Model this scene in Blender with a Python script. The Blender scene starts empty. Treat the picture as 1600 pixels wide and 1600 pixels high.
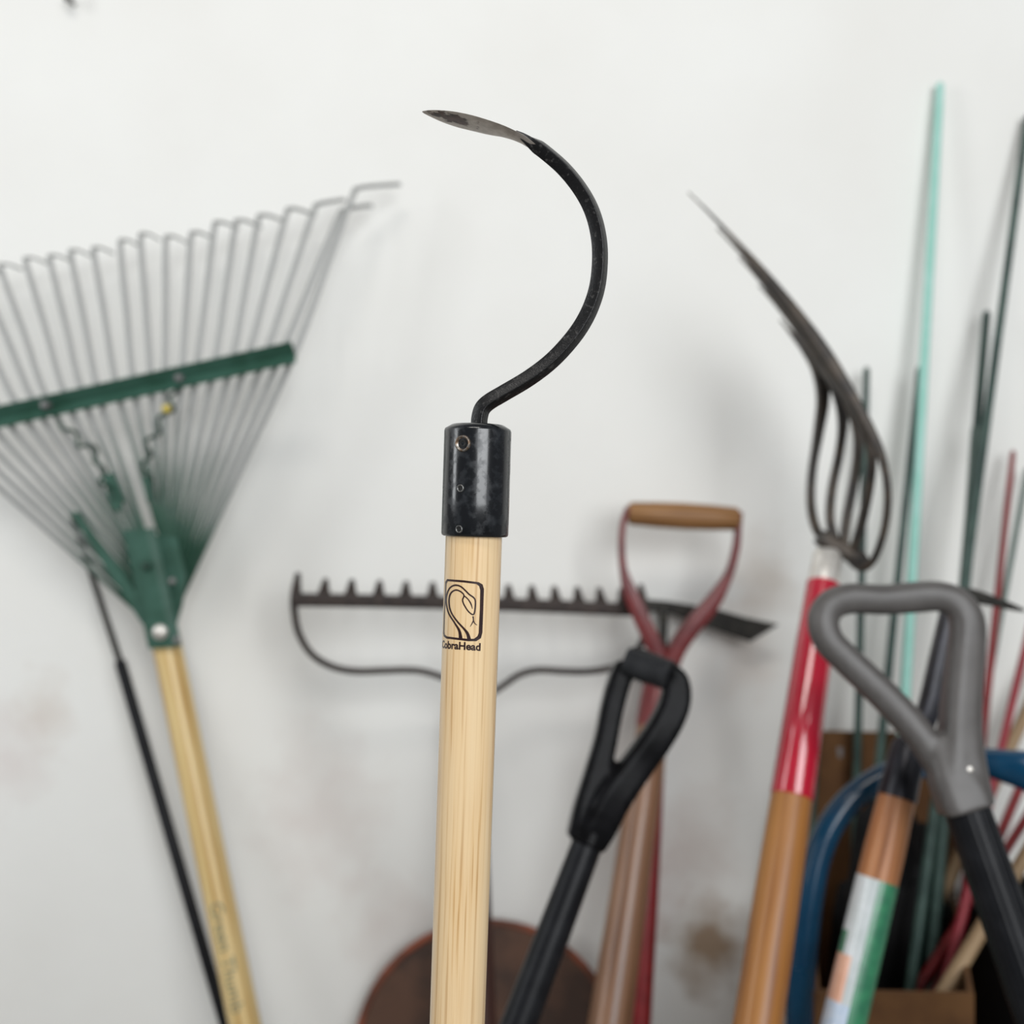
import bpy, bmesh, math, random
from mathutils import Vector, Matrix, noise

# ------------------------------------------------------------------ camera, world, lights
scene = bpy.context.scene
COL = scene.collection
CAM_Z = 1.15
cam_d = bpy.data.cameras.new('camera')
cam = bpy.data.objects.new('camera', cam_d); COL.objects.link(cam)
cam.location = (0, 0, CAM_Z); cam.rotation_euler = (math.pi/2, 0, 0)
cam_d.sensor_width = 36.0; cam_d.lens = 36.0; cam_d.clip_start = 0.02
cam_d.dof.use_dof = True; cam_d.dof.focus_distance = 0.525; cam_d.dof.aperture_fstop = 4.4
scene.camera = cam

world = bpy.data.worlds.new('world'); scene.world = world; world.use_nodes = True
bg = world.node_tree.nodes['Background']
bg.inputs[0].default_value = (0.93, 0.95, 1.0, 1); bg.inputs[1].default_value = 0.19

def area(name, loc, aim, size, power, color):
    l = bpy.data.lights.new(name, 'AREA'); l.shape = 'RECTANGLE'; l.size, l.size_y = size
    l.energy = power; l.color = color
    o = bpy.data.objects.new(name, l); COL.objects.link(o); o.location = loc
    o.rotation_euler = (Vector(aim) - Vector(loc)).to_track_quat('-Z', 'Y').to_euler()
    return o
area('open_garage_door', (0.85, -1.65, 1.85), (0.15, 1.3, 1.40), (1.5, 1.6), 55, (0.955, 0.98, 1.0))
area('side_window', (-1.75, 0.20, 1.75), (-0.1, 1.15, 1.30), (0.40, 1.2), 10, (0.95, 0.98, 1.0))
area('ceiling_lamp', (-0.25, -0.45, 2.80), (-0.0, 1.3, 1.35), (0.9, 0.4), 11, (1.0, 0.965, 0.92))

vs = scene.view_settings
vs.view_transform = 'Standard'; vs.look = 'None'; vs.gamma = 1.0; vs.use_curve_mapping = False
vs.exposure = 0.06

# ------------------------------------------------------------------ helpers
random.seed(4)
WALL = 1.30
def P(px, py, d):
    """point seen at photo pixel (px, py), standing d metres in front of the camera plane"""
    return Vector(((px-800)/1600*d, d, CAM_Z + (800-py)/1600*d))
def lin(c): c /= 255; return c/12.92 if c <= .04045 else ((c+.055)/1.055)**2.4
def rgb(r, g, b): return (lin(r), lin(g), lin(b), 1)
def cr(pts, n=8, closed=False):
    """Catmull-Rom through tuples of any length"""
    pts = [tuple(p) for p in pts]; out = []; N = len(pts)
    for i in range(N if closed else N-1):
        p1, p2 = pts[i], pts[(i+1) % N]
        p0 = pts[i-1] if (closed or i > 0) else tuple(2*a-b for a, b in zip(p1, p2))
        p3 = pts[(i+2) % N] if (closed or i+2 < N) else tuple(2*b-a for a, b in zip(p1, p2))
        for k in range(n):
            t = k/n
            out.append(tuple(.5*((2*b)+(-a+c)*t+(2*a-5*b+4*c-d)*t*t+(-a+3*b-3*c+d)*t**3) for a, b, c, d in zip(p0, p1, p2, p3)))
    if not closed: out.append(pts[-1])
    return out

class MB:
    def __init__(s): s.v = []; s.f = []; s.g = []; s.mi = []
    def add(s, vs_, fs, gs=None, mi=0):
        o = len(s.v); s.v += [Vector(v) for v in vs_]; s.g += gs or [Vector(v) for v in vs_]
        s.f += [tuple(i+o for i in f) for f in fs]; s.mi += [mi]*len(fs)
    def rings(s, rings, grains=None, closed=False, caps=True):
        n = len(rings[0]); vs_ = [v for r in rings for v in r]; fs = []
        m = len(rings)
        for i in range(m if closed else m-1):
            j = (i+1) % m
            for k in range(n):
                k2 = (k+1) % n
                fs.append((i*n+k, i*n+k2, j*n+k2, j*n+k))
        if caps and not closed:
            fs.append(tuple(range(n))[::-1]); fs.append(tuple((m-1)*n+k for k in range(n)))
        s.add(vs_, fs, [g for r in grains for g in r] if grains else None)
    def sweep(s, pts, prof, ref=None, closed=False, caps=True):
        """pts: points; prof(i): list of (u,v) offsets; u along ref-normal, v along binormal"""
        pts = [Vector(p) for p in pts]; N = len(pts); R = []; G = []; L = 0; n0 = None
        for i, p in enumerate(pts):
            a = pts[i-1] if (i > 0 or closed) else p
            b = pts[(i+1) % N] if (i < N-1 or closed) else p
            t = (b-a).normalized()
            if ref is not None: n = Vector(ref)
            elif n0 is None: n = Vector((0, 1, 0)) if abs(t.y) < .9 else Vector((1, 0, 0))
            else: n = n0
            n = (n - t*n.dot(t)).normalized(); n0 = n; bn = t.cross(n)
            if i: L += (p-pts[i-1]).length
            pr = prof(i)
            R.append([p + n*u + bn*v for u, v in pr]); G.append([Vector((u, v, L)) for u, v in pr])
        s.rings(R, G, closed, caps)
    def tube(s, pts, r, seg=16, ref=None, closed=False):
        rr = r if isinstance(r, (list, tuple)) else [r]*len(pts)
        cs = [(math.cos(2*math.pi*k/seg), math.sin(2*math.pi*k/seg)) for k in range(seg)]
        s.sweep(pts, lambda i: [(c*rr[i], q*rr[i]) for c, q in cs], ref, closed)
    def lathe(s, a, b, prof, seg=32):
        """prof: list of (t along a->b in metres, radius)"""
        a, b = Vector(a), Vector(b); d = (b-a).normalized()
        n = Vector((0, 1, 0)) if abs(d.y) < .9 else Vector((1, 0, 0))
        n = (n-d*n.dot(d)).normalized(); bn = d.cross(n); R = []; G = []
        for t, r in prof:
            R.append([a+d*t+n*(r*math.cos(2*math.pi*k/seg))+bn*(r*math.sin(2*math.pi*k/seg)) for k in range(seg)])
            G.append([Vector((r*math.cos(2*math.pi*k/seg), r*math.sin(2*math.pi*k/seg), t)) for k in range(seg)])
        s.rings(R, G)
    def plate(s, poly, th):
        """poly: 3D outline (roughly planar), extruded by vector th"""
        n = len(poly); th = Vector(th)
        vs_ = [Vector(p) for p in poly] + [Vector(p)+th for p in poly]
        fs = [tuple(range(n)), tuple(range(2*n-1, n-1, -1))]
        fs += [(i, i+n, (i+1) % n+n, (i+1) % n) for i in range(n)]
        s.add(vs_, fs)
    def build(s, name, mat, parent=None, smooth=True, angle=.7, origin=None, bevel=0):
        o0 = Vector(origin) if origin is not None else (parent['_o'] if parent is not None and '_o' in parent else Vector((0, 0, 0)))
        o0 = Vector(o0)
        me = bpy.data.meshes.new(name)
        me.from_pydata([v-o0 for v in s.v], [], s.f); 
        bm = bmesh.new(); bm.from_mesh(me); bmesh.ops.recalc_face_normals(bm, faces=bm.faces); bm.to_mesh(me); bm.free()
        at = me.attributes.new('grain', 'FLOAT_VECTOR', 'POINT')
        for i, g in enumerate(s.g): at.data[i].vector = g
        mats = mat if isinstance(mat, list) else [mat]
        for m in mats: me.materials.append(m)
        for p, m in zip(me.polygons, s.mi): p.material_index = m
        if smooth:
            me.polygons.foreach_set('use_smooth', [True]*len(me.polygons)); me.set_sharp_from_angle(angle=angle)
        o = bpy.data.objects.new(name, me); COL.objects.link(o)
        o['_o'] = tuple(o0)
        if parent is not None: o.parent = parent
        else: o.location = o0
        if bevel:
            b = o.modifiers.new('bevel', 'BEVEL'); b.width = bevel; b.segments = 2; b.limit_method = 'ANGLE'
        return o
def thing(name, label, cat, loc, group=None):
    o = bpy.data.objects.new(name, None); COL.objects.link(o); o.location = loc; o.empty_display_size = .05
    o['label'] = label; o['category'] = cat; o['_o'] = tuple(loc)
    if group: o['group'] = group
    return o
def tag(o, label, cat, group=None):
    o['label'] = label; o['category'] = cat
    if group: o['group'] = group
    return o
def floor_end(a, b, z=0.0):
    a, b = Vector(a), Vector(b); t = (a.z-z)/(a.z-b.z); return a+(b-a)*t
def lerp(a, b, t): return a+(b-a)*t
def rrect(a, b, r, rot=0, n=4):
    """rounded rectangle half sizes a (u) and b (v)"""
    out = []
    for cx, cy, a0 in ((a-r, b-r, 0), (-a+r, b-r, 90), (-a+r, -b+r, 180), (a-r, -b+r, 270)):
        for k in range(n):
            q = math.radians(a0+90*k/(n-1)); out.append((cx+r*math.cos(q), cy+r*math.sin(q)))
    c, s_ = math.cos(rot), math.sin(rot)
    return [(x*c-y*s_, x*s_+y*c) for x, y in out]

# ------------------------------------------------------------------ materials
def newmat(name):
    m = bpy.data.materials.new(name); m.use_nodes = True
    nt = m.node_tree; b = nt.nodes['Principled BSDF']; return m, nt, b
def N(nt, t, **kw):
    n = nt.nodes.new(t)
    for k, v in kw.items(): setattr(n, k, v)
    return n
def ramp(nt, fac, stops):
    r = N(nt, 'ShaderNodeValToRGB'); e = r.color_ramp.elements
    while len(e) < len(stops): e.new(.5)
    for q, (p, c) in zip(e, stops): q.position = p; q.color = c
    nt.links.new(fac, r.inputs[0]); return r.outputs[0]
def mapped(nt, scale, attr=None):
    if attr: c = N(nt, 'ShaderNodeAttribute'); c.attribute_name = attr; out = c.outputs['Vector']
    else: c = N(nt, 'ShaderNodeTexCoord'); out = c.outputs['Object']
    mp = N(nt, 'ShaderNodeMapping'); mp.inputs['Scale'].default_value = scale
    nt.links.new(out, mp.inputs[0]); return mp.outputs[0]
def noise_tex(nt, vec, scale, detail=4, rough=.55):
    n = N(nt, 'ShaderNodeTexNoise'); n.inputs['Scale'].default_value = scale
    n.inputs['Detail'].default_value = detail; n.inputs['Roughness'].default_value = rough
    nt.links.new(vec, n.inputs['Vector']); return n.outputs[0]
def paint(name, c1, c2=None, rough=.45, metal=0, scale=60, coat=0, bump=0.0, lo=.4, hi=.62, spec=.5, rough2=None, stretch=(1, 1, 1)):
    """plain surface whose colour wanders between c1 and c2 in patches"""
    m, nt, b = newmat(name)
    b.inputs['Roughness'].default_value = rough; b.inputs['Metallic'].default_value = metal
    b.inputs['Coat Weight'].default_value = coat; b.inputs['Coat Roughness'].default_value = .08
    b.inputs['Specular IOR Level'].default_value = spec
    v = mapped(nt, stretch); f = noise_tex(nt, v, scale)
    c = ramp(nt, f, [(lo, c1), (hi, c2 or c1)]); nt.links.new(c, b.inputs['Base Color'])
    if rough2 is not None:
        r = ramp(nt, f, [(lo, (rough,)*3+(1,)), (hi, (rough2,)*3+(1,))]); nt.links.new(r, b.inputs['Roughness'])
    if bump:
        bp = N(nt, 'ShaderNodeBump'); bp.inputs['Strength'].default_value = bump; bp.inputs['Distance'].default_value = .002
        nt.links.new(noise_tex(nt, v, scale*3), bp.inputs['Height']); nt.links.new(bp.outputs[0], b.inputs['Normal'])
    return m
def wood(name, light, mid, dark, period=.004, rough=.4, coat=.3, stretch=.06, amount=1.0, distort=4.0, dscale=1.4, irregular=.35):
    m, nt, b = newmat(name)
    b.inputs['Roughness'].default_value = rough; b.inputs['Coat Weight'].default_value = coat; b.inputs['Coat Roughness'].default_value = .13
    v = mapped(nt, (1, 1, stretch), 'grain')
    w = N(nt, 'ShaderNodeTexWave', wave_type='BANDS', bands_direction='Y', wave_profile='SIN')
    w.inputs['Scale'].default_value = 2*math.pi/(20*period); w.inputs['Distortion'].default_value = distort
    w.inputs['Detail'].default_value = 3; w.inputs['Detail Scale'].default_value = dscale
    nt.links.new(v, w.inputs['Vector'])
    nI = noise_tex(nt, mapped(nt, (1, 1, stretch*.35), 'grain'), 1.5/period, 2, .6)
    mI = N(nt, 'ShaderNodeMix', data_type='FLOAT'); mI.inputs[0].default_value = irregular
    rI = ramp(nt, nI, [(.40, (0, 0, 0, 1)), (.55, (1, 1, 1, 1))])
    nt.links.new(w.outputs[1], mI.inputs[2]); nt.links.new(rI, mI.inputs[3])
    c1 = ramp(nt, mI.outputs[0], [(0, dark), (.30, mid), (.62, light), (1, light)])
    v2 = mapped(nt, (1, 1, .035), 'grain')
    n2 = noise_tex(nt, v2, 900, 3)
    c2 = ramp(nt, n2, [(.36, mid), (.52, light)])
    mx = N(nt, 'ShaderNodeMix', data_type='RGBA', blend_type='MULTIPLY'); mx.inputs['Factor'].default_value = .35*amount
    nt.links.new(c1, mx.inputs['A']); nt.links.new(c2, mx.inputs['B'])
    n3 = noise_tex(nt, mapped(nt, (1, 1, .12), 'grain'), 60, 2)
    mx2 = N(nt, 'ShaderNodeMix', data_type='RGBA', blend_type='MIX'); 
    f = ramp(nt, n3, [(.35, (0, 0, 0, 1)), (.7, (.7, .7, .7, 1))]); nt.links.new(f, mx2.inputs['Factor'])
    nt.links.new(mx.outputs['Result'], mx2.inputs['A']); mx2.inputs['B'].default_value = light
    nt.links.new(mx2.outputs['Result'], b.inputs['Base Color'])
    bp = N(nt, 'ShaderNodeBump'); bp.inputs['Strength'].default_value = .15; bp.inputs['Distance'].default_value = .0005
    nt.links.new(n2, bp.inputs['Height']); nt.links.new(bp.outputs[0], b.inputs['Normal'])
    return m

M = {}
M['ash'] = wood('ash_wood', rgb(240, 214, 172), rgb(230, 199, 152), rgb(196, 156, 104), period=.0027, rough=.36, coat=.6, stretch=.05, irregular=.5)
M['rake_wood'] = wood('pale_worn_wood', rgb(226, 202, 146), rgb(205, 172, 110), rgb(176, 136, 74), period=.012, rough=.45, coat=.25)
M['amber_wood'] = wood('varnished_amber_wood', rgb(172, 118, 56), rgb(154, 100, 45), rgb(122, 72, 29), period=.012, rough=.45, coat=.12, stretch=.1)
M['brown_wood'] = wood('aged_brown_wood', rgb(150, 112, 84), rgb(128, 92, 66), rgb(98, 66, 46), period=.010, rough=.42, coat=.3)
M['grip_wood'] = wood('grip_wood', rgb(158, 116, 70), rgb(132, 94, 54), rgb(96, 64, 36), period=.006, rough=.55, coat=0)
M['dark_wood'] = wood('dark_weathered_wood', rgb(78, 48, 40), rgb(62, 38, 32), rgb(42, 26, 24), period=.008, rough=.6, coat=0)
M['tan_wood'] = wood('tan_wood', rgb(190, 134, 88), rgb(172, 116, 72), rgb(140, 90, 52), period=.010, rough=.5, coat=.1)
M['bamboo'] = wood('bamboo', rgb(176, 150, 116), rgb(156, 130, 98), rgb(126, 100, 72), period=.006, rough=.6, coat=0)
M['collar'] = paint('worn_black_enamel', rgb(9, 12, 16), rgb(21, 26, 32), rough=.20, scale=170, lo=.48, hi=.74, coat=.22, rough2=.6, spec=.6)
M['rivet'] = paint('rivet_steel', rgb(92, 92, 92), rgb(120, 120, 118), rough=.35, metal=.8, scale=300)
M['neck'] = paint('black_forged_steel', rgb(18, 18, 19), rgb(84, 82, 80), rough=.34, metal=.25, scale=420, lo=.56, hi=.82, bump=.12, rough2=.6)
M['blade'] = paint('ground_steel', rgb(112, 105, 98), rgb(134, 126, 118), rough=.42, metal=.7, scale=130, bump=.08)
M['bolt'] = paint('rusty_bolt_steel', rgb(120, 98, 78), rgb(150, 146, 140), rough=.35, metal=.8, scale=600)
M['hole'] = paint('dark_hole', rgb(10, 9, 9), rgb(22, 20, 18), rough=.5, scale=400)
M['ink'] = paint('brown_black_ink', rgb(38, 18, 18), rgb(50, 26, 24), rough=.35, scale=500, coat=.3)
M['grey_ink'] = paint('faded_green_grey_ink', rgb(128, 130, 104), rgb(150, 146, 116), rough=.6, scale=300)
M['green'] = paint('green_enamel', rgb(42, 80, 65), rgb(54, 93, 79), rough=.55, scale=40)
M['dark_green'] = paint('dark_green_enamel', rgb(28, 58, 46), rgb(38, 72, 58), rough=.5, scale=60)
M['steel_grey'] = paint('spring_steel', rgb(120, 121, 120), rgb(140, 140, 138), rough=.4, metal=.35, scale=80)
M['zinc'] = paint('bright_zinc', rgb(212, 207, 198), rgb(232, 228, 222), rough=.35, metal=.55, scale=200)
M['rake_iron'] = paint('brown_black_iron', rgb(44, 37, 34), rgb(62, 52, 47), rough=.6, metal=.3, scale=120, bump=.2)
M['iron'] = paint('dark_iron', rgb(38, 37, 34), rgb(54, 52, 47), rough=.5, metal=.3, scale=90, bump=.15)
M['fork_iron'] = paint('fork_steel', rgb(46, 42, 39), rgb(76, 67, 58), rough=.5, metal=.3, scale=45, bump=.1)
M['wine'] = paint('dull_red_enamel', rgb(98, 26, 28), rgb(114, 37, 37), rough=.42, scale=50, coat=.1)
M['red'] = paint('glossy_crimson_lacquer', rgb(178, 0, 38), rgb(184, 4, 43), rough=.25, scale=30, coat=1.0)
M['red_stake'] = paint('red_enamel_stake', rgb(122, 16, 20), rgb(138, 24, 28), rough=.45, scale=60)
M['pink_stake'] = paint('sky_tinted_red_stake', rgb(138, 36, 46), rgb(150, 46, 56), rough=.5, scale=60)  # pinker than the other red; the tint stands for reflected sky
M['black_plastic'] = paint('black_moulded_plastic', rgb(15, 15, 16), rgb(22, 22, 24), rough=.18, scale=60, spec=.05)
M['black_grip'] = paint('matt_black_grip', rgb(36, 37, 39), rgb(46, 47, 49), rough=.6, scale=90, spec=.2)
M['black_shaft'] = paint('black_shaft', rgb(22, 23, 26), rgb(30, 31, 34), rough=.36, scale=40, spec=.16)
M['grey_plastic'] = paint('grey_moulded_plastic', rgb(78, 75, 73), rgb(87, 84, 82), rough=.42, scale=30, spec=.5)
M['blue'] = paint('blue_enamel_tube', rgb(3, 58, 88), rgb(6, 68, 100), rough=.25, scale=20, coat=.3, spec=.4)
M['teal'] = paint('pale_teal_coating', rgb(152, 208, 194), rgb(166, 214, 203), rough=.5, scale=25)
M['stake_green'] = paint('green_plastic_coating', rgb(34, 58, 52), rgb(56, 80, 72), rough=.5, scale=30)
M['stake_grey'] = paint('grey_green_coating', rgb(84, 104, 96), rgb(98, 116, 108), rough=.5, scale=30)
M['socket'] = paint('blue_black_steel', rgb(26, 26, 32), rgb(42, 42, 50), rough=.35, metal=.3, scale=60)
M['card'] = paint('brown_cardboard', rgb(92, 60, 30), rgb(106, 72, 38), rough=.85, scale=25)
M['dark_fill'] = paint('dull_black', rgb(7, 7, 8), rgb(12, 12, 13), rough=.6, scale=30, spec=.2)  # near-black for the shade filler added in the carton, and the bin
M['rust'] = paint('rusted_sheet', rgb(70, 54, 46), rgb(96, 70, 56), rough=.8, metal=.1, scale=18, bump=.3)
M['rust_edge'] = paint('orange_rust', rgb(140, 76, 54), rgb(100, 62, 48), rough=.85, scale=30, bump=.3)
M['label_white'] = paint('white_paper', rgb(196, 204, 204), rgb(214, 220, 222), rough=.35, scale=60, coat=.4)
M['label_green'] = paint('green_print', rgb(58, 132, 94), rgb(48, 114, 84), rough=.35, scale=80, coat=.4)
M['label_blue'] = paint('pale_blue_print', rgb(186, 204, 224), rgb(206, 216, 230), rough=.35, scale=60, coat=.4)
M['label_peach'] = paint('peach_print', rgb(222, 168, 140), rgb(232, 182, 156), rough=.35, scale=60, coat=.4)
M['yellow'] = paint('yellow_plastic', rgb(190, 168, 60), rgb(200, 180, 76), rough=.5, scale=60)
M['tape'] = paint('grey_tape', rgb(120, 116, 114), rgb(132, 128, 126), rough=.4, scale=60)

# fan rake tines: bare steel above, green paint left on the roots (colour follows the distance along the tine)
def tine_mat():
    m, nt, b = newmat('spring_steel_with_green_roots')
    b.inputs['Roughness'].default_value = .42; b.inputs['Metallic'].default_value = .3
    at = N(nt, 'ShaderNodeAttribute'); at.attribute_name = 'grain'
    sx = N(nt, 'ShaderNodeSeparateXYZ'); nt.links.new(at.outputs['Vector'], sx.inputs[0])
    nz = noise_tex(nt, mapped(nt, (1, 1, 1)), 14, 2)
    ad = N(nt, 'ShaderNodeMath', operation='MULTIPLY_ADD'); ad.inputs[1].default_value = .12
    nt.links.new(nz, ad.inputs[0]); nt.links.new(sx.outputs[2], ad.inputs[2])
    c = ramp(nt, ad.outputs[0], [(.10, rgb(42, 78, 62)), (.22, rgb(152, 153, 151))]); nt.links.new(c, b.inputs['Base Color'])
    return m
M['tine'] = tine_mat()

def blade_mat():
    """ground steel with a brown rust patch of its own towards the tip"""
    m, nt, b = newmat('ground_steel_with_rust')
    b.inputs['Metallic'].default_value = .55; b.inputs['Roughness'].default_value = .45
    at = N(nt, 'ShaderNodeAttribute'); at.attribute_name = 'grain'
    v = mapped(nt, (1, 1, 1)); nz = noise_tex(nt, v, 260, 5)
    base = ramp(nt, nz, [(.35, rgb(164, 155, 146)), (.65, rgb(186, 178, 170))])
    # patch: ellipse in (width, length) with ragged edge
    sx = N(nt, 'ShaderNodeSeparateXYZ'); nt.links.new(at.outputs['Vector'], sx.inputs[0])
    mp = N(nt, 'ShaderNodeMapping'); mp.vector_type = 'POINT'
    mp.inputs['Location'].default_value = (0.15, 0, -1.61); mp.inputs['Scale'].default_value = (75, 0, 34)
    nt.links.new(at.outputs['Vector'], mp.inputs[0])
    ln = N(nt, 'ShaderNodeVectorMath', operation='LENGTH'); nt.links.new(mp.outputs[0], ln.inputs[0])
    ad = N(nt, 'ShaderNodeMath', operation='MULTIPLY_ADD'); ad.inputs[1].default_value = 1.1
    nt.links.new(noise_tex(nt, v, 190, 4), ad.inputs[0]); nt.links.new(ln.outputs['Value'], ad.inputs[2])
    f = ramp(nt, ad.outputs[0], [(.88, (1, 1, 1, 1)), (1.0, (0, 0, 0, 1))])
    rc = ramp(nt, nz, [(.4, rgb(40, 28, 26)), (.6, rgb(78, 54, 46))])
    mx = N(nt, 'ShaderNodeMix', data_type='RGBA'); nt.links.new(f, mx.inputs['Factor'])
    nt.links.new(base, mx.inputs['A']); nt.links.new(rc, mx.inputs['B']); nt.links.new(mx.outputs['Result'], b.inputs['Base Color'])
    return m
M['blade'] = blade_mat()

def wall_mat():
    m, nt, b = newmat('white_wall_paint')
    b.inputs['Roughness'].default_value = .75; b.inputs['Specular IOR Level'].default_value = .25
    v = mapped(nt, (1, 1, 1))
    base = ramp(nt, noise_tex(nt, v, 3.0, 4), [(.3, rgb(233, 232, 227)), (.7, rgb(239, 239, 235))])
    cur = base
    # brownish scuffs and rust rubs, each with its own spot and ragged outline
    for (px, py, rad, col, amt) in ((70, 1110, .045, rgb(186, 160, 138), 0.25), (10, 1190, .06, rgb(205, 184, 180), 0.28), (1195, 905, .05, rgb(176, 158, 140), 0.38),
                                    (1105, 1480, .055, rgb(150, 124, 96), .9), (500, 1270, .09, rgb(205, 186, 180), 0.28), (1080, 1330, .07, rgb(186, 160, 148), 0.30),
                                    (610, 1440, .06, rgb(196, 170, 162), 0.25), (1010, 1390, .06, rgb(206, 172, 166), 0.25), (1165, 1010, .05, rgb(206, 182, 164), 0.30)):
        p = P(px, py, WALL)
        mp = N(nt, 'ShaderNodeMapping'); s = 1/rad
        mp.inputs['Location'].default_value = (-p.x*s, 0, -p.z*s*.75); mp.inputs['Scale'].default_value = (s, 0, s*.75)
        nt.links.new(v, mp.inputs[0])
        ln = N(nt, 'ShaderNodeVectorMath', operation='LENGTH'); nt.links.new(mp.outputs[0], ln.inputs[0])
        ad = N(nt, 'ShaderNodeMath', operation='MULTIPLY_ADD'); ad.inputs[1].default_value = 1.6
        nt.links.new(noise_tex(nt, v, 24, 4), ad.inputs[0]); nt.links.new(ln.outputs['Value'], ad.inputs[2])
        dv = N(nt, 'ShaderNodeMath', operation='MULTIPLY'); dv.inputs[1].default_value = .5; nt.links.new(ad.outputs[0], dv.inputs[0])
        f = ramp(nt, dv.outputs[0], [(.45, (amt,)*3+(1,)), (.95, (0, 0, 0, 1))])
        mx = N(nt, 'ShaderNodeMix', data_type='RGBA'); nt.links.new(f, mx.inputs['Factor'])
        nt.links.new(cur, mx.inputs['A']); mx.inputs['B'].default_value = col; cur = mx.outputs['Result']
    nt.links.new(cur, b.inputs['Base Color'])
    bp = N(nt, 'ShaderNodeBump'); bp.inputs['Strength'].default_value = .12; bp.inputs['Distance'].default_value = .004
    nt.links.new(noise_tex(nt, v, 40, 5), bp.inputs['Height']); nt.links.new(bp.outputs[0], b.inputs['Normal'])
    return m
M['wall'] = wall_mat()
M['floor'] = paint('concrete', rgb(120, 116, 112), rgb(142, 138, 132), rough=.8, scale=9, bump=.2)

# ------------------------------------------------------------------ setting
def slab(name, x0, x1, y0, y1, z0, z1, mat):
    mb = MB()
    vs_ = [(x, y, z) for z in (z0, z1) for y in (y0, y1) for x in (x0, x1)]
    mb.add(vs_, [(0, 1, 3, 2), (4, 6, 7, 5), (0, 4, 5, 1), (2, 3, 7, 6), (0, 2, 6, 4), (1, 5, 7, 3)])
    o = mb.build(name, mat, smooth=False); o['kind'] = 'structure'; return o
slab('wall_back', -2.6, 2.6, WALL, WALL+.12, 0, 2.9, M['wall'])
slab('floor', -2.6, 2.6, -2.6, WALL+.12, -.1, 0, M['floor'])

# ------------------------------------------------------------------ 1. cultivator in the foreground
HA, HB = P(740.5, 836, .53), P(714.5, 1600, .545)
HR = .01465
foot = floor_end(HA, HB)
t = thing('long_handled_cultivator', 'long-handled hooked weeder with black collar and pale ash handle, sharp in the foreground', 'weeder', foot)
up = (HA-HB).normalized()
mb = MB(); n = 60
L = (HA+up*.012-foot).length
mb.lathe(foot, HA, [(0, HR*.96)]+[(.002+(L-.002)*k/n, HR) for k in range(n+1)], 64)
mb.build('handle', M['ash'], t)
# collar
c0, c1 = P(741.8, 838, .53), P(747, 664, .53)
cl = (c1-c0).length; CRD = .0174
mb = MB()
mb.lathe(c0, c1, [(0, HR*1.005), (0, CRD-.0012), (.0004, CRD-.0004), (.0014, CRD), (cl*.3, CRD), (cl*.6, CRD), (cl-.0034, CRD), (cl-.0022, CRD-.0004), (cl-.0004, CRD-.0034), (cl, CRD-.0042), (cl, .001)], 72)
collar = mb.build('collar', M['collar'], t, angle=.9)
cax = (c1-c0).normalized(); cx_ = Vector((1, 0, 0)); cx_ = (cx_-cax*cx_.dot(cax)).normalized()
def on_collar(px, py):
    y = .53-CRD
    for _ in range(4):
        q = P(px, py, y); f = (q.z-c0.z)/(c1.z-c0.z); ctr = lerp(c0, c1, f)
        s_ = max(-.98, min(.98, (q.x-ctr.x)/CRD)); ph = math.asin(s_); y = ctr.y-CRD*math.cos(ph)
    nrm = Vector((math.sin(ph), -math.cos(ph), 0)).normalized()
    return ctr + (q.z-ctr.z)*Vector((0, 0, 1)) + nrm*CRD, nrm
for nm, px, py, r in (('set_screw', 723, 693, .0043), ('rivet', 719.3, 763, .0021), ('rivet', 717.2, 827, .0021)):
    p, nr = on_collar(px, py); mb = MB()
    a = p-nr*.0012
    if nm == 'set_screw':
        mb.lathe(a, p, [(0, r), (.0012, r), (.0019, r*.92), (.0021, r*.82), (.0018, r*.74), (.0009, r*.60), (.0009, r*.48)], 28)
        o = mb.build(nm, M['bolt'], t, angle=1.2)
        h = MB(); h.lathe(a, p, [(0, r*.5), (.0013, r*.5), (.0013, r*.34), (.0010, .0001)], 6); h.build('socket', M['hole'], o, smooth=False)
    else:
        mb.lathe(a, p, [(0, r), (.0011, r), (.0017, r*.86), (.0017, r*.72), (.0012, r*.6)], 24)
        o = mb.build(nm, M['rivet'], t, angle=1.2)
        h = MB(); h.lathe(a, p, [(0, r*.62), (.0013, r*.62), (.0013, .0001)], 16); h.build('rivet_bore', M['hole'], o)
# neck: forged bar, square in section and turned so that an edge faces the lens, flattening into the blade
D0 = .53
neck = [(747.5, 690), (748.5, 668), (749.5, 652), (754, 638), (765, 627.5), (786, 615), (824, 592.5), (857, 568), (884, 541), (907, 511), (924, 478), (934.5, 441), (937.5, 395), (933, 357), (922, 323), (904, 292), (880, 263), (852, 238.5), (834, 225.5), (818, 215.5), (806, 210)]
pts = cr(neck, 6); NN = len(pts)
def neck_prof(i):
    f = i/(NN-1)
    k = max(0, (f-.88)/.12)
    a = .0033*(1-k)+.0040*k; b = .0033*(1-k)+.0009*k
    return rrect(a, b, .00065, math.radians(-29*(1-k)))
mb = MB(); mb.sweep([P(x, y, D0) for x, y in pts], neck_prof, ref=(0, 1, 0)); mb.build('neck', M['neck'], t, angle=.35)
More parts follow.
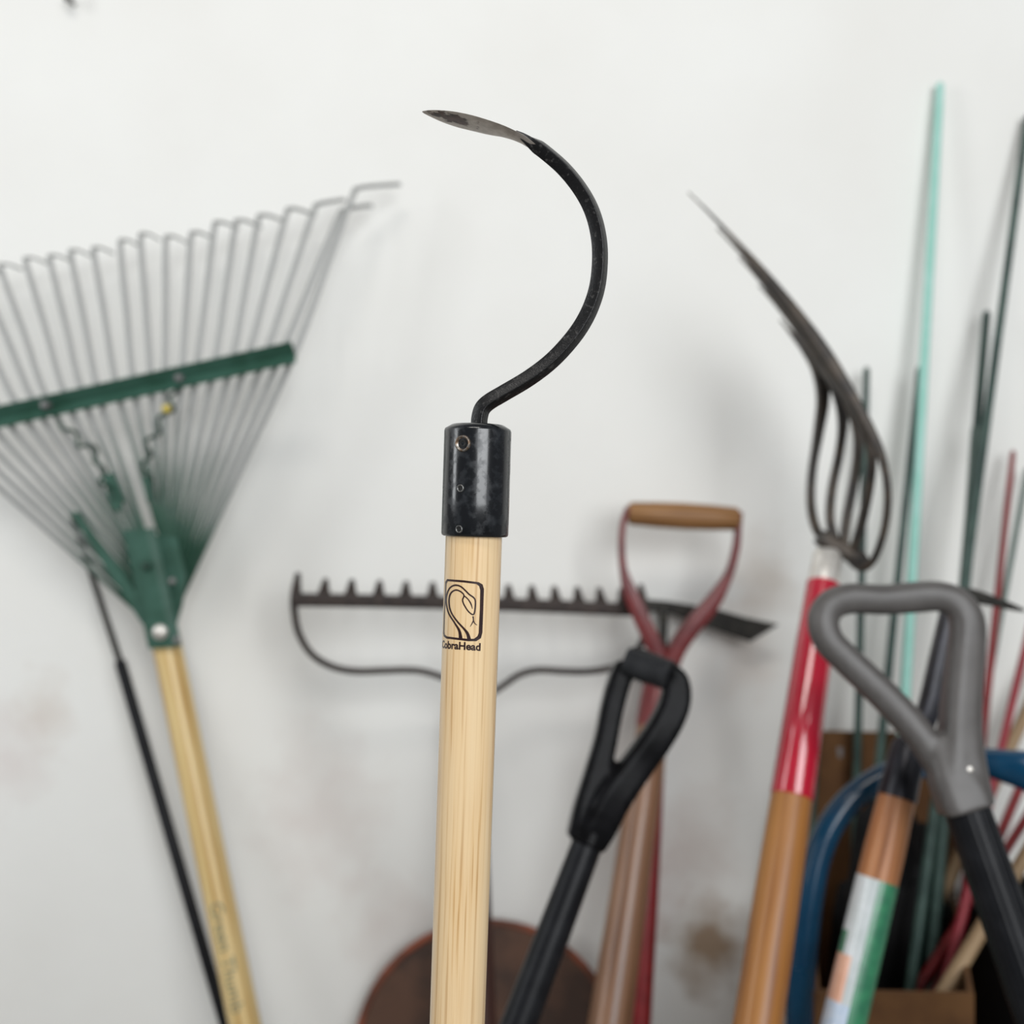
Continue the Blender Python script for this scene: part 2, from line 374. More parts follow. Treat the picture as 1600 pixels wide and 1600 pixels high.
# blade
bl = [(843, 232, .0028, .0014), (830, 222.8, .0043, .0027), (818, 215, .0054, .0028), (803, 208.5, .0068, .0026), (785, 202.5, .0086, .0022), (762, 196.5, .0104, .0018), (737, 190, .0110, .0015), (712, 184.5, .0104, .0014), (690, 180, .0080, .0012), (673, 176.5, .0047, .0010), (664, 174.8, .0020, .0008), (660, 174, .0004, .0004)]
pts = cr(bl, 6)
def bl_prof(i):
    w, th = max(pts[i][2], .0003), pts[i][3]
    # lens-like section, slightly dished on the under side
    o = []
    K = 8
    for k in range(K+1):
        u = -1+2*k/K; o.append((u*w, th*(1-.85*abs(u)**2.5)+.05*w*(u*u)))
    for k in range(K-1, 0, -1):
        u = -1+2*k/K; o.append((u*w, -th*.35*(1-abs(u)**2)+.16*w*(u*u)))
    return o
mb = MB(); mb.sweep([P(x, y, D0) for x, y, _, _ in pts], bl_prof, ref=(0, 1, 0)); mb.build('blade', M['blade'], t, angle=.6)
# printed emblem and lettering wrapped on the handle
def on_handle(px, py, off=.00010, phi=None):
    y = .53-HR
    for _ in range(5):
        z = CAM_Z+(800-py)/1600*y
        f = (HA.z-z)/(HA.z-HB.z); ctr = HA+(HB-HA)*f
        if phi is None:
            s_ = ((px-800)/1600*y-ctr.x)/(HR+off); ph = math.asin(max(-.985, min(.985, s_)))
        else: ph = phi
        y = ctr.y-(HR+off)*math.cos(ph)
    return Vector((ctr.x+(HR+off)*math.sin(ph), y, CAM_Z+(800-py)/1600*y))
K_ = .1875
def C(x, y): return on_handle(600+x*K_, 820+y*K_)
mb = MB()
outer = [(510, 475), (525, 452), (660, 462), (790, 478), (822, 497), (833, 535), (828, 700), (820, 900), (808, 945), (770, 970), (700, 970), (620, 960), (520, 948), (497, 930), (492, 905), (500, 700), (508, 560)]
inner = [(520, 490), (531, 470), (660, 480), (770, 494), (793, 512), (802, 545), (799, 700), (789, 900), (779, 928), (750, 950), (700, 950), (620, 942), (526, 930), (506, 915), (502, 890), (508, 700), (517, 560)]
def dense(l):
    o = []
    for i in range(len(l)):
        a, b = l[i], l[(i+1) % len(l)]
        for k in range(6): o.append((a[0]+(b[0]-a[0])*k/6, a[1]+(b[1]-a[1])*k/6))
    return o
oo, ii = dense(outer), dense(inner); n = len(oo)
mb.add([C(*p) for p in oo]+[C(*p) for p in ii], [(i, (i+1) % n, n+(i+1) % n, n+i) for i in range(n)])
def stroke(pl):
    p = cr(pl, 5); vs_ = []
    for i, (x, y, w) in enumerate(p):
        w *= 1.3
        a, b = p[max(0, i-1)], p[min(len(p)-1, i+1)]
        dx, dy = b[0]-a[0], b[1]-a[1]; l = math.hypot(dx, dy) or 1; nx, ny = -dy/l, dx/l
        vs_ += [C(x+nx*w/2, y+ny*w/2), C(x-nx*w/2, y-ny*w/2)]
    mb.add(vs_, [(2*i, 2*i+1, 2*i+3, 2*i+2) for i in range(len(p)-1)])
stroke([(640, 958, 25), (628, 885, 17), (590, 820, 11), (545, 750, 10), (525, 690, 10), (518, 620, 10), (530, 560, 10), (555, 520, 10), (595, 503, 11), (640, 515, 10), (680, 550, 10), (710, 580, 10), (745, 605, 10), (761, 632, 10), (760, 690, 10), (752, 738, 10), (735, 747, 9), (700, 718, 9), (665, 662, 9), (655, 625, 9), (665, 597, 9), (660, 575, 9), (630, 552, 9), (595, 544, 10), (560, 566, 10), (543, 612, 10), (545, 680, 10), (565, 740, 10), (610, 805, 11), (660, 860, 13), (695, 905, 19), (710, 958, 25)])
stroke([(664, 588, 8), (700, 620, 8), (725, 660, 9), (737, 700, 4)])
stroke([(742, 762, 10), (745, 795, 8), (735, 820, 7), (718, 850, 3)])
stroke([(745, 795, 8), (755, 820, 7), (776, 836, 3)])
mb.build('emblem', M['ink'], t, smooth=False)['label'] = 'dark printed emblem of a rearing snake in a rounded frame'
def text_mesh(body, shear=0, offset=0.0, spacing=1.0):
    cu = bpy.data.curves.new('txt', 'FONT'); cu.body = body; cu.shear = shear; cu.offset = offset; cu.space_character = spacing; cu.resolution_u = 4
    o = bpy.data.objects.new('txt', cu); COL.objects.link(o)
    dg = bpy.context.evaluated_depsgraph_get(); me = bpy.data.meshes.new_from_object(o.evaluated_get(dg))
    bpy.data.objects.remove(o); bm = bmesh.new(); bm.from_mesh(me); bpy.data.meshes.remove(me)
    bmesh.ops.triangulate(bm, faces=bm.faces)
    bmesh.ops.subdivide_edges(bm, edges=[e for e in bm.edges if e.calc_length() > .12], cuts=2)
    bmesh.ops.triangulate(bm, faces=bm.faces); bm.verts.ensure_lookup_table()
    v = [tuple(q.co) for q in bm.verts]; f = [tuple(q.index for q in fc.verts) for fc in bm.faces]; bm.free()
    xs = [q[0] for q in v]; ys = [q[1] for q in v]
    return [((q[0]-min(xs))/(max(xs)-min(xs)), (q[1]-min(ys))/(max(ys)-min(ys))) for q in v], f
v, f = text_mesh('CobraHead', offset=.034)
mb = MB()
vs_ = []
for u, w in v:
    ph = math.radians(-76+(23.3+76)*u); base = 1009.5+7.5*u if False else 1012.5+4.8*u
    vs_.append(on_handle(0, base-12.6*w, phi=ph))
mb.add(vs_, f); mb.build('lettering', M['ink'], t, smooth=False)['label'] = 'dark printed lettering CobraHead'

# ------------------------------------------------------------------ 2. green fan rake
a, b = P(261.5, 1011, 1.20), P(382.5, 1600, 1.14)
foot = floor_end(a, b)
t = thing('fan_rake', 'green fan rake with grey spring tines and pale wooden handle, head up against the wall', 'rake', foot)
ax = (b-a).normalized(); mb = MB(); L = (foot-a).length
top_in = a-ax*.09
mb.lathe(top_in, foot, [(0, .012), (.09, .0167), (.3, .0172), (.6, .0175), (L+.06, .0175), (L+.09, .016)], 40); mb.build('handle', M['rake_wood'], t)
# bar: shallow V channel
b0, b1 = P(-130, 681, 1.205), P(461, 551, 1.195)
def vprof(i): return [(-.010, .0115), (.001, -.0020), (-.010, -.0125), (-.0082, -.0135), (.0034, -.0020), (-.0082, .0125)]
mb = MB()
bd = (b1-b0).normalized(); nn = Vector((0, 1, 0)); zz = bd.cross(nn)*-1
if zz.z < 0: zz = -zz
R = []
for p in (b0, b1): R.append([p+nn*u+zz*w for u, w in vprof(0)])
mb.rings(R); mb.build('crossbar', M['green'], t, smooth=False)
for px, py in ((68, 632), (278, 590)):
    p = P(px, py, 1.189); mb = MB(); mb.lathe(p+Vector((0, .012, 0)), p, [(0, .0052), (.0105, .0052), (.0125, .0036), (.0130, .0001)], 16); mb.build('bolt', M['steel_grey'], t)
bars = [(463, 546), (441, 551), (414, 557), (386, 563), (362, 568), (335, 574), (307, 580), (284, 586), (258, 591), (236, 596), (209, 602), (183, 608), (154, 614), (130, 620), (104, 625), (77, 631), (57, 636), (32, 642), (4, 648), (-22, 654), (-48, 660), (-74, 666), (-100, 672)]
tops = [(556, 293), (534, 327), (494, 318), (450, 325), (405, 335), (369, 343), (336, 346), (299, 362), (259, 368), (219, 364), (187, 374), (145, 386), (109, 390), (76, 398), (38, 402), (-2, 412), (-36, 420), (-72, 428), (-108, 438), (-145, 448), (-182, 460), (-220, 472), (-258, 486)]
for i, (bp_, tp) in enumerate(zip(bars, tops)):
    k = (11-i)/11
    if k >= 0: r0 = (250+k*34, 832+k*98); 
    else: r0 = (232+k*8, 840-k*122)
    bx, by = bp_[0]*.93+.07*tp[0], bp_[1]
    hook = .030*max(.25, min(1, (12-i)/11)); hz = .045
    if i == 0: hook = .048
    T = P(tp[0], tp[1], 1.225); m_ = P(bp_[0], bp_[1], 1.2075); q0 = P(r0[0], r0[1], 1.214)
    near = lerp(m_, T, .94)
    pl = [q0, lerp(q0, m_, .5), m_, lerp(m_, T, .5), near, T+Vector((.002, .004, 0)), T+Vector((hook*.35+.004, .016, .007 if i < 3 else .002)), T+Vector((hook, hz*.9, .017 if i < 3 else .003))]
    pl = cr([tuple(p) for p in pl], 4)
    mb = MB(); mb.sweep(pl, lambda j: rrect(.0014, .0033, .0010, n=2), ref=None); mb.build('tine', M['tine'], t, angle=1.0)
# springs between crossbar and head
for path in (((276, 604), (264, 640), (240, 680), (228, 720), (236, 764)), ((86, 648), (114, 682), (148, 708), (160, 745), (178, 778))):
    ctr = [Vector(p) for p in cr([tuple(P(x, y, 1.198)) for x, y in path], 24)]; n = len(ctr); pl = []
    for i, p in enumerate(ctr):
        d = (ctr[min(n-1, i+1)]-ctr[max(0, i-1)]).normalized(); u = d.cross(Vector((0, 1, 0))).normalized(); ph = 2*math.pi*4.5*i/n
        pl.append(p+(u*math.cos(ph)+Vector((0, 1, 0))*math.sin(ph))*.0052*math.sin(math.pi*min(1, max(0, i/n*4, ) if i < n/4 else min(1, (n-i)/n*4))/2))
    mb = MB(); mb.tube(pl, .0021, 8); mb.build('spring', M['dark_green'], t)
for poly in (((160, 742), (176, 738), (192, 778), (188, 800), (174, 796)), ((220, 742), (231, 744), (236, 782), (230, 786))):
    mb = MB(); mb.plate([P(x, y, 1.202) for x, y in poly], (0, .004, 0)); mb.build('spring_anchor', M['green'], t, smooth=False)
mb = MB(); pp = P(259, 638, 1.192); mb.lathe(pp, pp+Vector((0, .006, 0)), [(0, .0035), (.001, .005), (.005, .005), (.006, .003)], 12); mb.build('tag', M['yellow'], t)
# head plate with folded wings, then socket
mb = MB()
prof = [(.828, 189, 241), (.90, 0, 0)]
rows = [(829, 190, 242), (880, 203, 254), (940, 216, 268), (985, 226, 278), (1014, 232, 284)]
R = []
for y, x0, x1 in rows:
    d = 1.178; w = (x1-x0)
    R.append([P(x0, y, d+.0035), P(x0+3, y, d+.002), P(x0+w*.2, y-1, d), P(x0+w*.27, y-1, d-.0012), P(x1-w*.27, y-3, d-.0012), P(x1-w*.2, y-3, d), P(x1-3, y-4, d+.002), P(x1, y-4, d+.0035), P(x1-2, y-4, d+.0045), P(x0+2, y, d+.0045)])
mb.rings(R); mb.build('head_plate', M['green'], t, angle=.4)
for poly in (((108, 800), (122, 800), (236, 958), (236, 985), (222, 975)), ((240, 835), (276, 840), (290, 900), (284, 945), (272, 985), (255, 940))):
    mb = MB(); mb.plate([P(x, y, 1.190) for x, y in poly], (0, .004, 0)); mb.build('wing_plate', M['green'], t, smooth=False)
for px, py, r, mt in ((249, 988, .0088, 'zinc'), (228, 884, .0058, 'dark_green'), (268, 908, .004, 'steel_grey'), (275, 1000, .0045, 'steel_grey')):
    p = P(px, py, 1.1735 if px < 255 else 1.176); mb = MB(); mb.lathe(p+Vector((0, .004, 0)), p-Vector((0, .003, 0)), [(0, r), (.003, r), (.0055, r*.75), (.007, r*.2)], 20); mb.build('bolt', M[mt], t)
mb = MB(); p = P(389, 1577, 1.141); q = P(389, 1577, 1.12); mb.lathe(p, q, [(0, .0035), (.0055, .0035), (.0058, .001)], 12); mb.build('nail_hole', M['hole'], t)
v, f = text_mesh('Green Thumb', offset=.01); mb = MB(); vs_ = []
sv = Vector((1, 0, 0)); sv = (sv-ax*sv.dot(ax)).normalized(); fw = sv.cross(ax); fw = fw if fw.y < 0 else -fw
s0 = P(340, 1408, 1.15); l0 = (s0-a).dot(ax); l1 = (P(378, 1575, 1.14)-a).dot(ax)
for u, w in v:
    ph = (-.05+ (w-.5)*.85)+.12; c = a+ax*(l0+(l1-l0)*u)
    rr = .0177
    vs_.append(c+sv*(math.sin(ph)*rr)+fw*(math.cos(ph)*rr))
mb.add(vs_, f); mb.build('lettering', M['grey_ink'], t, smooth=False)

# ------------------------------------------------------------------ 3. thin black pole beside it
a, b = P(187, 1032, 1.247), P(352, 1600, 1.205); e = P(110, 796, 1.268); foot = floor_end(a, b)
t = thing('black_pole', 'thin black two-section pole leaning left of the fan rake handle', 'pole', foot)
mb = MB(); mb.lathe(foot, a, [(0, .0062), (.002, .0072), ((foot-a).length-.004, .0070), ((foot-a).length, .0055)], 20); mb.build('lower_section', M['black_shaft'], t)
mb = MB(); mb.lathe(a, e, [(-.02, .0042), (.0, .0042), ((e-a).length-.01, .0034), ((e-a).length, .002)], 16); mb.build('upper_section', M['iron'], t)

# ------------------------------------------------------------------ 4. bow rake
a, b = P(738, 1150, 1.215), P(752, 1600, 1.14); foot = floor_end(a, b)
t = thing('bow_rake', 'iron bow rake with short teeth up, its handle hidden behind the ash handle', 'rake', foot)
mb = MB(); Lh = (foot-a).length; mb.lathe(a, foot, [(0, .0125), (.02, .0145), (.3, .0165), (Lh, .0165)], 32); mb.build('handle', M['dark_wood'], t)
mb = MB(); q = P(736, 1088, 1.22); mb.lathe(q, a, [(0, .006), (.012, .009), ((a-q).length, .0135), ((a-q).length+.05, .0150)], 24); mb.build('ferrule', M['rake_iron'], t)
def bd_(px): return 1.185+.045*(px-458)/554
r0, r1 = P(457, 937, bd_(457)), P(1012, 954, bd_(1012))
mb = MB(); mb.sweep([lerp(r0, r1, k/12)+Vector((0, 0, .002*math.sin(math.pi*k/12))) for k in range(13)], lambda i: rrect(.0058, .0076, .0018), ref=(0, 1, 0)); mb.build('tooth_bar', M['rake_iron'], t)
for k, px in enumerate((462, 506, 548, 592, 634, 676, 717, 757, 796, 833, 869, 905, 940, 975, 1006)):
    p = P(px, 937+17*(px-458)/554, bd_(px)); s = 1.25 if k in (0, 14) else 1.0
    d = Vector((-.0015, .020, .0235*s)); pl = [p-Vector((0, 0, .002)), p+d*.45+Vector((0, -.001, .001)), p+d]
    pl = cr([tuple(q) for q in pl], 4)
    w = [.0062, .0060, .0058, .0056, .0052, .0046, .0040, .0036, .0030] if k in (0, 14) else [.0125, .0105, .0085, .0070, .0060, .0052, .0045, .0038, .0030]
    mb = MB(); mb.sweep(pl, lambda i: rrect(.0035*min(1.2, w[i]/.006), w[i], .001, n=2), ref=(0, 1, 0)); mb.build('tooth', M['rake_iron'], t)
for path in ([(459, 940), (460, 955), (466, 987), (485, 1020), (515, 1040), (552, 1048.5), (600, 1048), (632, 1047), (660, 1049), (690, 1058), (718, 1074), (736, 1098)],
             [(1009, 952), (1009, 970), (1004, 1000), (988, 1025), (960, 1042), (920, 1049), (880, 1049), (842, 1047), (812, 1054), (785, 1072), (757, 1090), (738, 1100)]):
    n = len(path); pl = []
    for i, (x, y) in enumerate(path):
        f = i/(n-1); pl.append(tuple(P(x, y, bd_(x)*(1-f)+1.217*f)))
    pl = cr(pl, 6); m = len(pl)
    mb = MB(); mb.tube(pl, [.0043-.0006*i/m for i in range(m)], 12); mb.build('bow', M['rake_iron'], t)

# ------------------------------------------------------------------ 5. garden hoe
a, b = P(1036, 985, 1.268), P(1000, 1600, 1.16); foot = floor_end(a, b)
t = thing('garden_hoe', 'black-bladed garden hoe with red handle, behind the red-strapped spade handle', 'hoe', foot)
Lh = (foot-a).length
mb = MB(); mb.lathe(a, foot, [(.06, .009), (.065, .0105), (.3, .0125), (Lh, .0125)], 24); mb.build('handle', M['red_stake'], t)
mb = MB(); mb.tube(cr([tuple(P(1038, 944, 1.281)), tuple(P(1037, 965, 1.275)), tuple(a), tuple(a+(foot-a).normalized()*.09)], 5), [.005]*6+[.006]*6+[.0105]*4, 14); mb.build('socket', M['iron'], t)
ol = [(999, 936), (1041, 939), (1090, 947), (1127, 954), (1165, 965), (1217, 976), (1172, 1003), (1127, 988), (1090, 975), (1050, 960), (1000, 954)]
mb = MB(); mb.plate([P(x, y, 1.286-.030*(x-1000)/217) for x, y in ol], (0, .003, 0)); mb.build('blade', M['iron'], t, smooth=False)

# ------------------------------------------------------------------ 6. spade with red Y-strap and wooden D grip
a, b = P(1034, 1040, 1.205), P(953, 1600, 1.06); foot = floor_end(a, b)
t = thing('spade', 'spade handle with dull red metal Y strap and brown wooden crosspiece grip', 'spade', foot)
ax = (foot-a).normalized(); Lh = (foot-a).length
mb = MB(); mb.lathe(a, foot, [(.0, .014), (.05, .0185), (.25, .0205), (.5, .0240), (Lh-.01, .0245), (Lh, .023)], 40); mb.build('shaft', M['brown_wood'], t)
mb = MB(); mb.lathe(a, foot, [(-.02, .011), (0, .0165), (.05, .0198), (.075, .0202), (.0755, .0180)], 32); mb.build('ferrule', M['wine'], t)
g0, g1 = P(982, 802, 1.205), P(1154, 811, 1.205); gl = (g1-g0).length
mb = MB(); mb.lathe(g0, g1, [(0, .011), (.003, .0135), (gl*.25, .0150), (gl*.5, .0157), (gl*.75, .0150), (gl-.003, .0135), (gl, .011)], 32); mb.build('grip', M['grip_wood'], t)
for p, q in ((g0, g1), (g1, g0)):
    d = (q-p).normalized(); mb = MB(); mb.lathe(p-d*.004, q, [(0, .004), (.001, .006), (.005, .006)], 14); mb.build('rivet', M['zinc'], t)
for path in ([(982, 792, .003, .009), (974, 815, .0032, .009), (971, 850, .0036, .0095), (974, 890, .0044, .010), (986, 930, .0085, .011), (1006, 975, .0092, .012), (1026, 1020, .0095, .012), (1032, 1062, .0095, .012)],
             [(1155, 800, .003, .009), (1153, 822, .0032, .009), (1150, 855, .0036, .0095), (1138, 898, .0044, .010), (1112, 942, .0085, .011), (1082, 978, .0092, .012), (1056, 1016, .0095, .012), (1040, 1060, .0095, .012)]):
    q = cr([tuple(P(x, y, 1.205))+(w, h) for x, y, w, h in path], 6)
    mb = MB(); mb.sweep([p[:3] for p in q], lambda i: rrect(q[i][4], q[i][3], .0022, n=3), ref=(0, 1, 0)); mb.build('strap', M['wine'], t)

# ------------------------------------------------------------------ 7. rusty plate
ctr = P(762, 1652, 1.262); rr = .162; lean = .04
t = thing('rusty_plate', 'rusty round-topped metal plate low against the wall behind the ash handle', 'plate', Vector((ctr.x, 1.24, 0)))
prof = []
def outline(r):
    o = [(r*math.cos(math.radians(q)), r*math.sin(math.radians(q))) for q in range(0, 181, 6)]
    return o+[(-r, -ctr.z*.5), (-r, -ctr.z+.001), (r, -ctr.z+.001), (r, -ctr.z*.5)]
def at(x, z, d): return Vector((ctr.x+x, ctr.y-.03*(-(z)/.5 if z < 0 else 0)+d+.012*z/.16, ctr.z+z))
rings_ = []
for r, d in ((rr-.004, -.002), (rr-.05, .008), (rr-.10, .012)):
    rings_.append([at(x, max(z, -ctr.z+.001), d) for x, z in outline(r)])
mb = MB(); mb.rings(rings_, caps=True); o = mb.build('dished_face', M['rust'], t)
q = [at(x, z, -.001) for x, z in outline(rr)]
mb = MB(); mb.tube([tuple(p) for p in q], .0045, 8, closed=True); mb.build('rolled_rim', M['rust_edge'], t)

# ------------------------------------------------------------------ moulded D grips (fused into one smooth body)
def moulded(name, mat, parent, parts, voxel=.0022, smooth=6):
    mb = MB()
    for q, pr in parts: mb.sweep([p[:3] for p in q], pr, ref=(0, 1, 0))
    o = mb.build(name, mat, parent, angle=3.1)
    r = o.modifiers.new('fuse', 'REMESH'); r.mode = 'VOXEL'; r.voxel_size = voxel; r.use_smooth_shade = True
    s = o.modifiers.new('soften', 'SMOOTH'); s.factor = .5; s.iterations = smooth
    return o

# ------------------------------------------------------------------ 8. black D-grip tool
a, b = P(920, 1312, .925), P(811, 1600, .88); foot = floor_end(a, b); ax = (foot-a).normalized(); Lh = (foot-a).length
t = thing('black_d_grip_tool', 'black plastic D-grip handle with ribbed crosspiece on a slim black shaft', 'tool handle', foot)
mb = MB(); mb.lathe(a, foot, [(-.03, .0138), (.0, .0140), (.2, .0160), (Lh-.005, .0165), (Lh, .015)], 36); mb.build('shaft', M['black_shaft'], t)
def path_(l): return cr([tuple(P(x, y, d))+(w, h) for x, y, d, w, h in l], 6)
arms = []
# columns: px, py, depth, half width in the picture plane, half depth
q1 = path_([(978, 1038, .970, .010, .013), (968, 1062, .966, .0105, .013), (956, 1105, .957, .0105, .013), (946, 1155, .949, .0105, .013), (934, 1205, .940, .0120, .0130), (924, 1260, .932, .0160, .0150), (913, 1312, .926, .0165, .0160)])
arms.append((q1, lambda i: rrect(q1[i][4], q1[i][3], .004)))
q2 = path_([(1040, 1048, .955, .008, .013), (1054, 1062, .952, .0120, .013), (1055, 1092, .948, .0135, .013), (1044, 1122, .944, .0140, .013), (1024, 1156, .940, .0140, .013), (996, 1195, .936, .0140, .013), (962, 1242, .930, .0150, .0140), (936, 1290, .926, .0150, .0150), (922, 1318, .924, .0130, .0150)])
arms.append((q2, lambda i: rrect(q2[i][4], q2[i][3], .004)))
q3 = path_([(985, 1030, .968, .0135, .012), (1015, 1040, .962, .0125, .012), (1050, 1056, .953, .0130, .012)])
arms.append((q3, lambda i: rrect(q3[i][4], q3[i][3], .008)))
moulded('d_grip', M['black_plastic'], t, arms)
g0, g1 = P(976, 1033, .962), P(1046, 1056, .948); gl = (g1-g0).length; pr = [(0, .010)]
for k in range(9): pr += [(gl*(k+.15)/9, .0132), (gl*(k+.5)/9, .0148), (gl*(k+.85)/9, .0132)]
mb = MB(); mb.lathe(g0, g1, pr+[(gl, .010)], 32); mb.build('ribbed_sleeve', M['black_grip'], t, angle=1.5)
mb = MB(); mb.lathe(a-ax*.006, foot, [(-.012, .0155), (0, .0172), (.010, .0172), (.012, .0150)], 32); mb.build('collar', M['black_plastic'], t)

# ------------------------------------------------------------------ 9. fork with red sleeve
a, b = P(1287, 912, 1.06), P(1184, 1600, .885); foot = floor_end(a, b); ax = (foot-a).normalized(); Lh = (foot-a).length
t = thing('manure_fork', 'curved five-tine fork with crimson sleeve, silver ferrule and amber wooden handle', 'fork', foot)
ls = (P(1227, 1243, .967)-a).dot(ax)
mb = MB(); mb.lathe(a, foot, [(ls-.03, .0185), (ls, .0192), (ls+.1, .0204), (ls+.3, .0212), (Lh-.005, .0212), (Lh, .019)], 48); mb.build('handle', M['amber_wood'], t)
mb = MB(); mb.lathe(a, foot, [(0, .0130), (.001, .0172), (ls*.3, .0184), (ls*.6, .0192), (ls-.001, .0200), (ls, .0195)], 48); mb.build('sleeve', M['red'], t)
mb = MB(); mb.lathe(a-ax*.034, foot, [(-.004, .012), (0, .0148), (.030, .0160), (.036, .0160)], 32); mb.build('ferrule', M['zinc'], t)
tl = [
 ([(1311, 866, 0), (1292, 848, .012), (1275, 825, .03), (1267, 787, .048), (1269, 737, .055), (1279, 675, .055), (1286, 622, .055), (1280, 578, .058), (1258, 545, .064), (1236, 520, .07), (1219, 500, .075)], .0045),
 ([(1314, 866, 0), (1304, 842, .006), (1297, 810, .014), (1300, 765, .024), (1312, 705, .03), (1317, 655, .03), (1310, 612, .03), (1292, 574, .032), (1258, 530, .04), (1220, 484, .05), (1186, 446, .06)], .0045),
 ([(1318, 866, 0), (1319, 842, 0), (1324, 805, 0), (1334, 755, 0), (1341, 705, 0), (1338, 660, 0), (1320, 612, .005), (1288, 565, .01), (1240, 502, .02), (1195, 446, .03), (1155, 402, .04)], .0045),
 ([(1322, 868, 0), (1336, 852, -.006), (1348, 810, -.014), (1359, 755, -.024), (1362, 712, -.03), (1352, 670, -.03), (1326, 615, -.028), (1284, 556, -.022), (1230, 482, -.012), (1175, 415, 0), (1121, 357, .015)], .0045),
 ([(1324, 872, 0), (1344, 888, -.016), (1364, 876, -.03), (1381, 830, -.042), (1387, 780, -.052), (1382, 732, -.056), (1366, 685, -.056), (1322, 604, -.05), (1268, 520, -.04), (1200, 432, -.022), (1120, 345, -.005), (1076, 301, .01)], .0034)]
for pth, w in tl:
    n = len(pth); q = cr([tuple(P(x, y, 1.07+dd)) for x, y, dd in pth], 6); m = len(q)
    def pf(i, w=w, m=m):
        f = i/(m-1); k = 1 if f < .72 else max(.22, 1-(f-.72)/.28*.85)
        k2 = k*(1+.75*max(0, 1-abs(f-.68)/.24))
        return rrect(w*k2, w*k2, w*k2*.5, n=3)
    mb = MB(); mb.sweep(q, pf, ref=(0, 1, 0)); mb.build('tine', M['fork_iron'], t)
q = cr([tuple(P(x, y, 1.072)) for x, y in ((1282, 838), (1296, 850), (1316, 860), (1336, 868), (1348, 884))], 5)
mb = MB(); mb.sweep(q, lambda i: rrect(.010, .0085, .004), ref=(0, 1, 0)); mb.build('tine_shoulder', M['fork_iron'], t)

# ------------------------------------------------------------------ 10. grey D-grip tool
a, b = P(1510, 1262, .855), P(1624, 1588, .81); foot = floor_end(a, b); ax = (foot-a).normalized(); Lh = (foot-a).length
t = thing('grey_d_grip_tool', 'large grey plastic D-grip handle on a black fluted shaft at right', 'tool handle', foot)
mb = MB()
n0 = 96
fl = [(math.cos(2*math.pi*k/n0), math.sin(2*math.pi*k/n0), 1-.035*(.5+.5*math.cos(24*2*math.pi*k/n0))) for k in range(n0)]
pl = [a-ax*.03, a, a+ax*.15, a+ax*.4, foot-ax*.01, foot]; rd = [.0178, .0185, .0195, .0195, .0195, .017]
mb.sweep(pl, lambda i: [(c*rd[i]*s, q*rd[i]*s) for c, q, s in fl]); mb.build('shaft', M['black_shaft'], t, angle=1.2)
arms = []
qa = path_([(1500, 1200, .862, .020, .016), (1470, 1195, .866, .0135, .014), (1438, 1150, .872, .0128, .0135), (1400, 1106, .878, .0134, .013), (1360, 1066, .883, .0132, .013), (1322, 1030, .888, .0132, .0125), (1294, 1000, .891, .0132, .0125), (1286, 968, .894, .0132, .0125), (1300, 944, .897, .0132, .0125), (1332, 935, .899, .0134, .0125), (1380, 937, .899, .0132, .0125), (1432, 933, .899, .0138, .0125), (1470, 932, .898, .0132, .0125), (1497, 944, .896, .0136, .0125), (1511, 972, .893, .0146, .013), (1510, 1010, .889, .0152, .013), (1505, 1060, .882, .0154, .014), (1501, 1110, .875, .0160, .015), (1500, 1160, .867, .0170, .016), (1502, 1215, .860, .0200, .0175), (1509, 1258, .855, .0202, .0195)])
arms.append((qa, lambda i: rrect(qa[i][4], qa[i][3], .0095)))
qb = path_([(1463, 1150, .868, .011, .010), (1482, 1200, .862, .018, .016), (1500, 1240, .857, .0208, .0195), (1510, 1266, .854, .0208, .0205)])
arms.append((qb, lambda i: rrect(qb[i][4], qb[i][3], .0095)))
moulded('d_grip', M['grey_plastic'], t, arms, voxel=.0024, smooth=8)
p = P(1515, 1203, .846); mb = MB(); mb.lathe(p+Vector((0, .012, 0)), p-Vector((0, .004, 0)), [(0, .0042), (.011, .0042), (.0135, .0026), (.0142, .0002)], 20); mb.build('screw', M['zinc'], t)

# ------------------------------------------------------------------ 11. blue bent tube
pth = [(1249, 1600, .985, .0130), (1252, 1540, .988, .0130), (1258, 1470, .992, .0130), (1266, 1400, .998, .0130), (1279, 1337, 1.004, .0129), (1301, 1286, 1.008, .0128), (1333, 1246, 1.012, .0126), (1372, 1218, 1.015, .0124), (1412, 1202, 1.015, .0124), (1460, 1194, 1.01, .0126), (1530, 1190, 1.0, .0130), (1575, 1198, .985, .0165), (1620, 1210, .97, .020), (1690, 1240, .95, .019), (1740, 1300, .94, .014), (1760, 1400, .93, .012), (1765, 1600, .92, .0130)]
q = [tuple(P(x, y, d))+(r,) for x, y, d, r in pth]
f0 = (q[0][0]-.004, q[0][1]-.03, .0, .0118); f1 = (q[-1][0], q[-1][1]-.04, 0, .0118)
q = cr([f0]+q+[f1], 7)
t = thing('blue_tube_handle', 'glossy blue bent metal tube arching behind the grey D-grip handle', 'handle', Vector(f0[:3]))
mb = MB(); cs = [(math.cos(2*math.pi*k/20), math.sin(2*math.pi*k/20)) for k in range(20)]
mb.sweep([p[:3] for p in q], lambda i: [(c*min(q[i][3], .0135), s*q[i][3]) for c, s in cs], ref=(0, 1, 0)); mb.build('bent_tube', M['blue'], t)

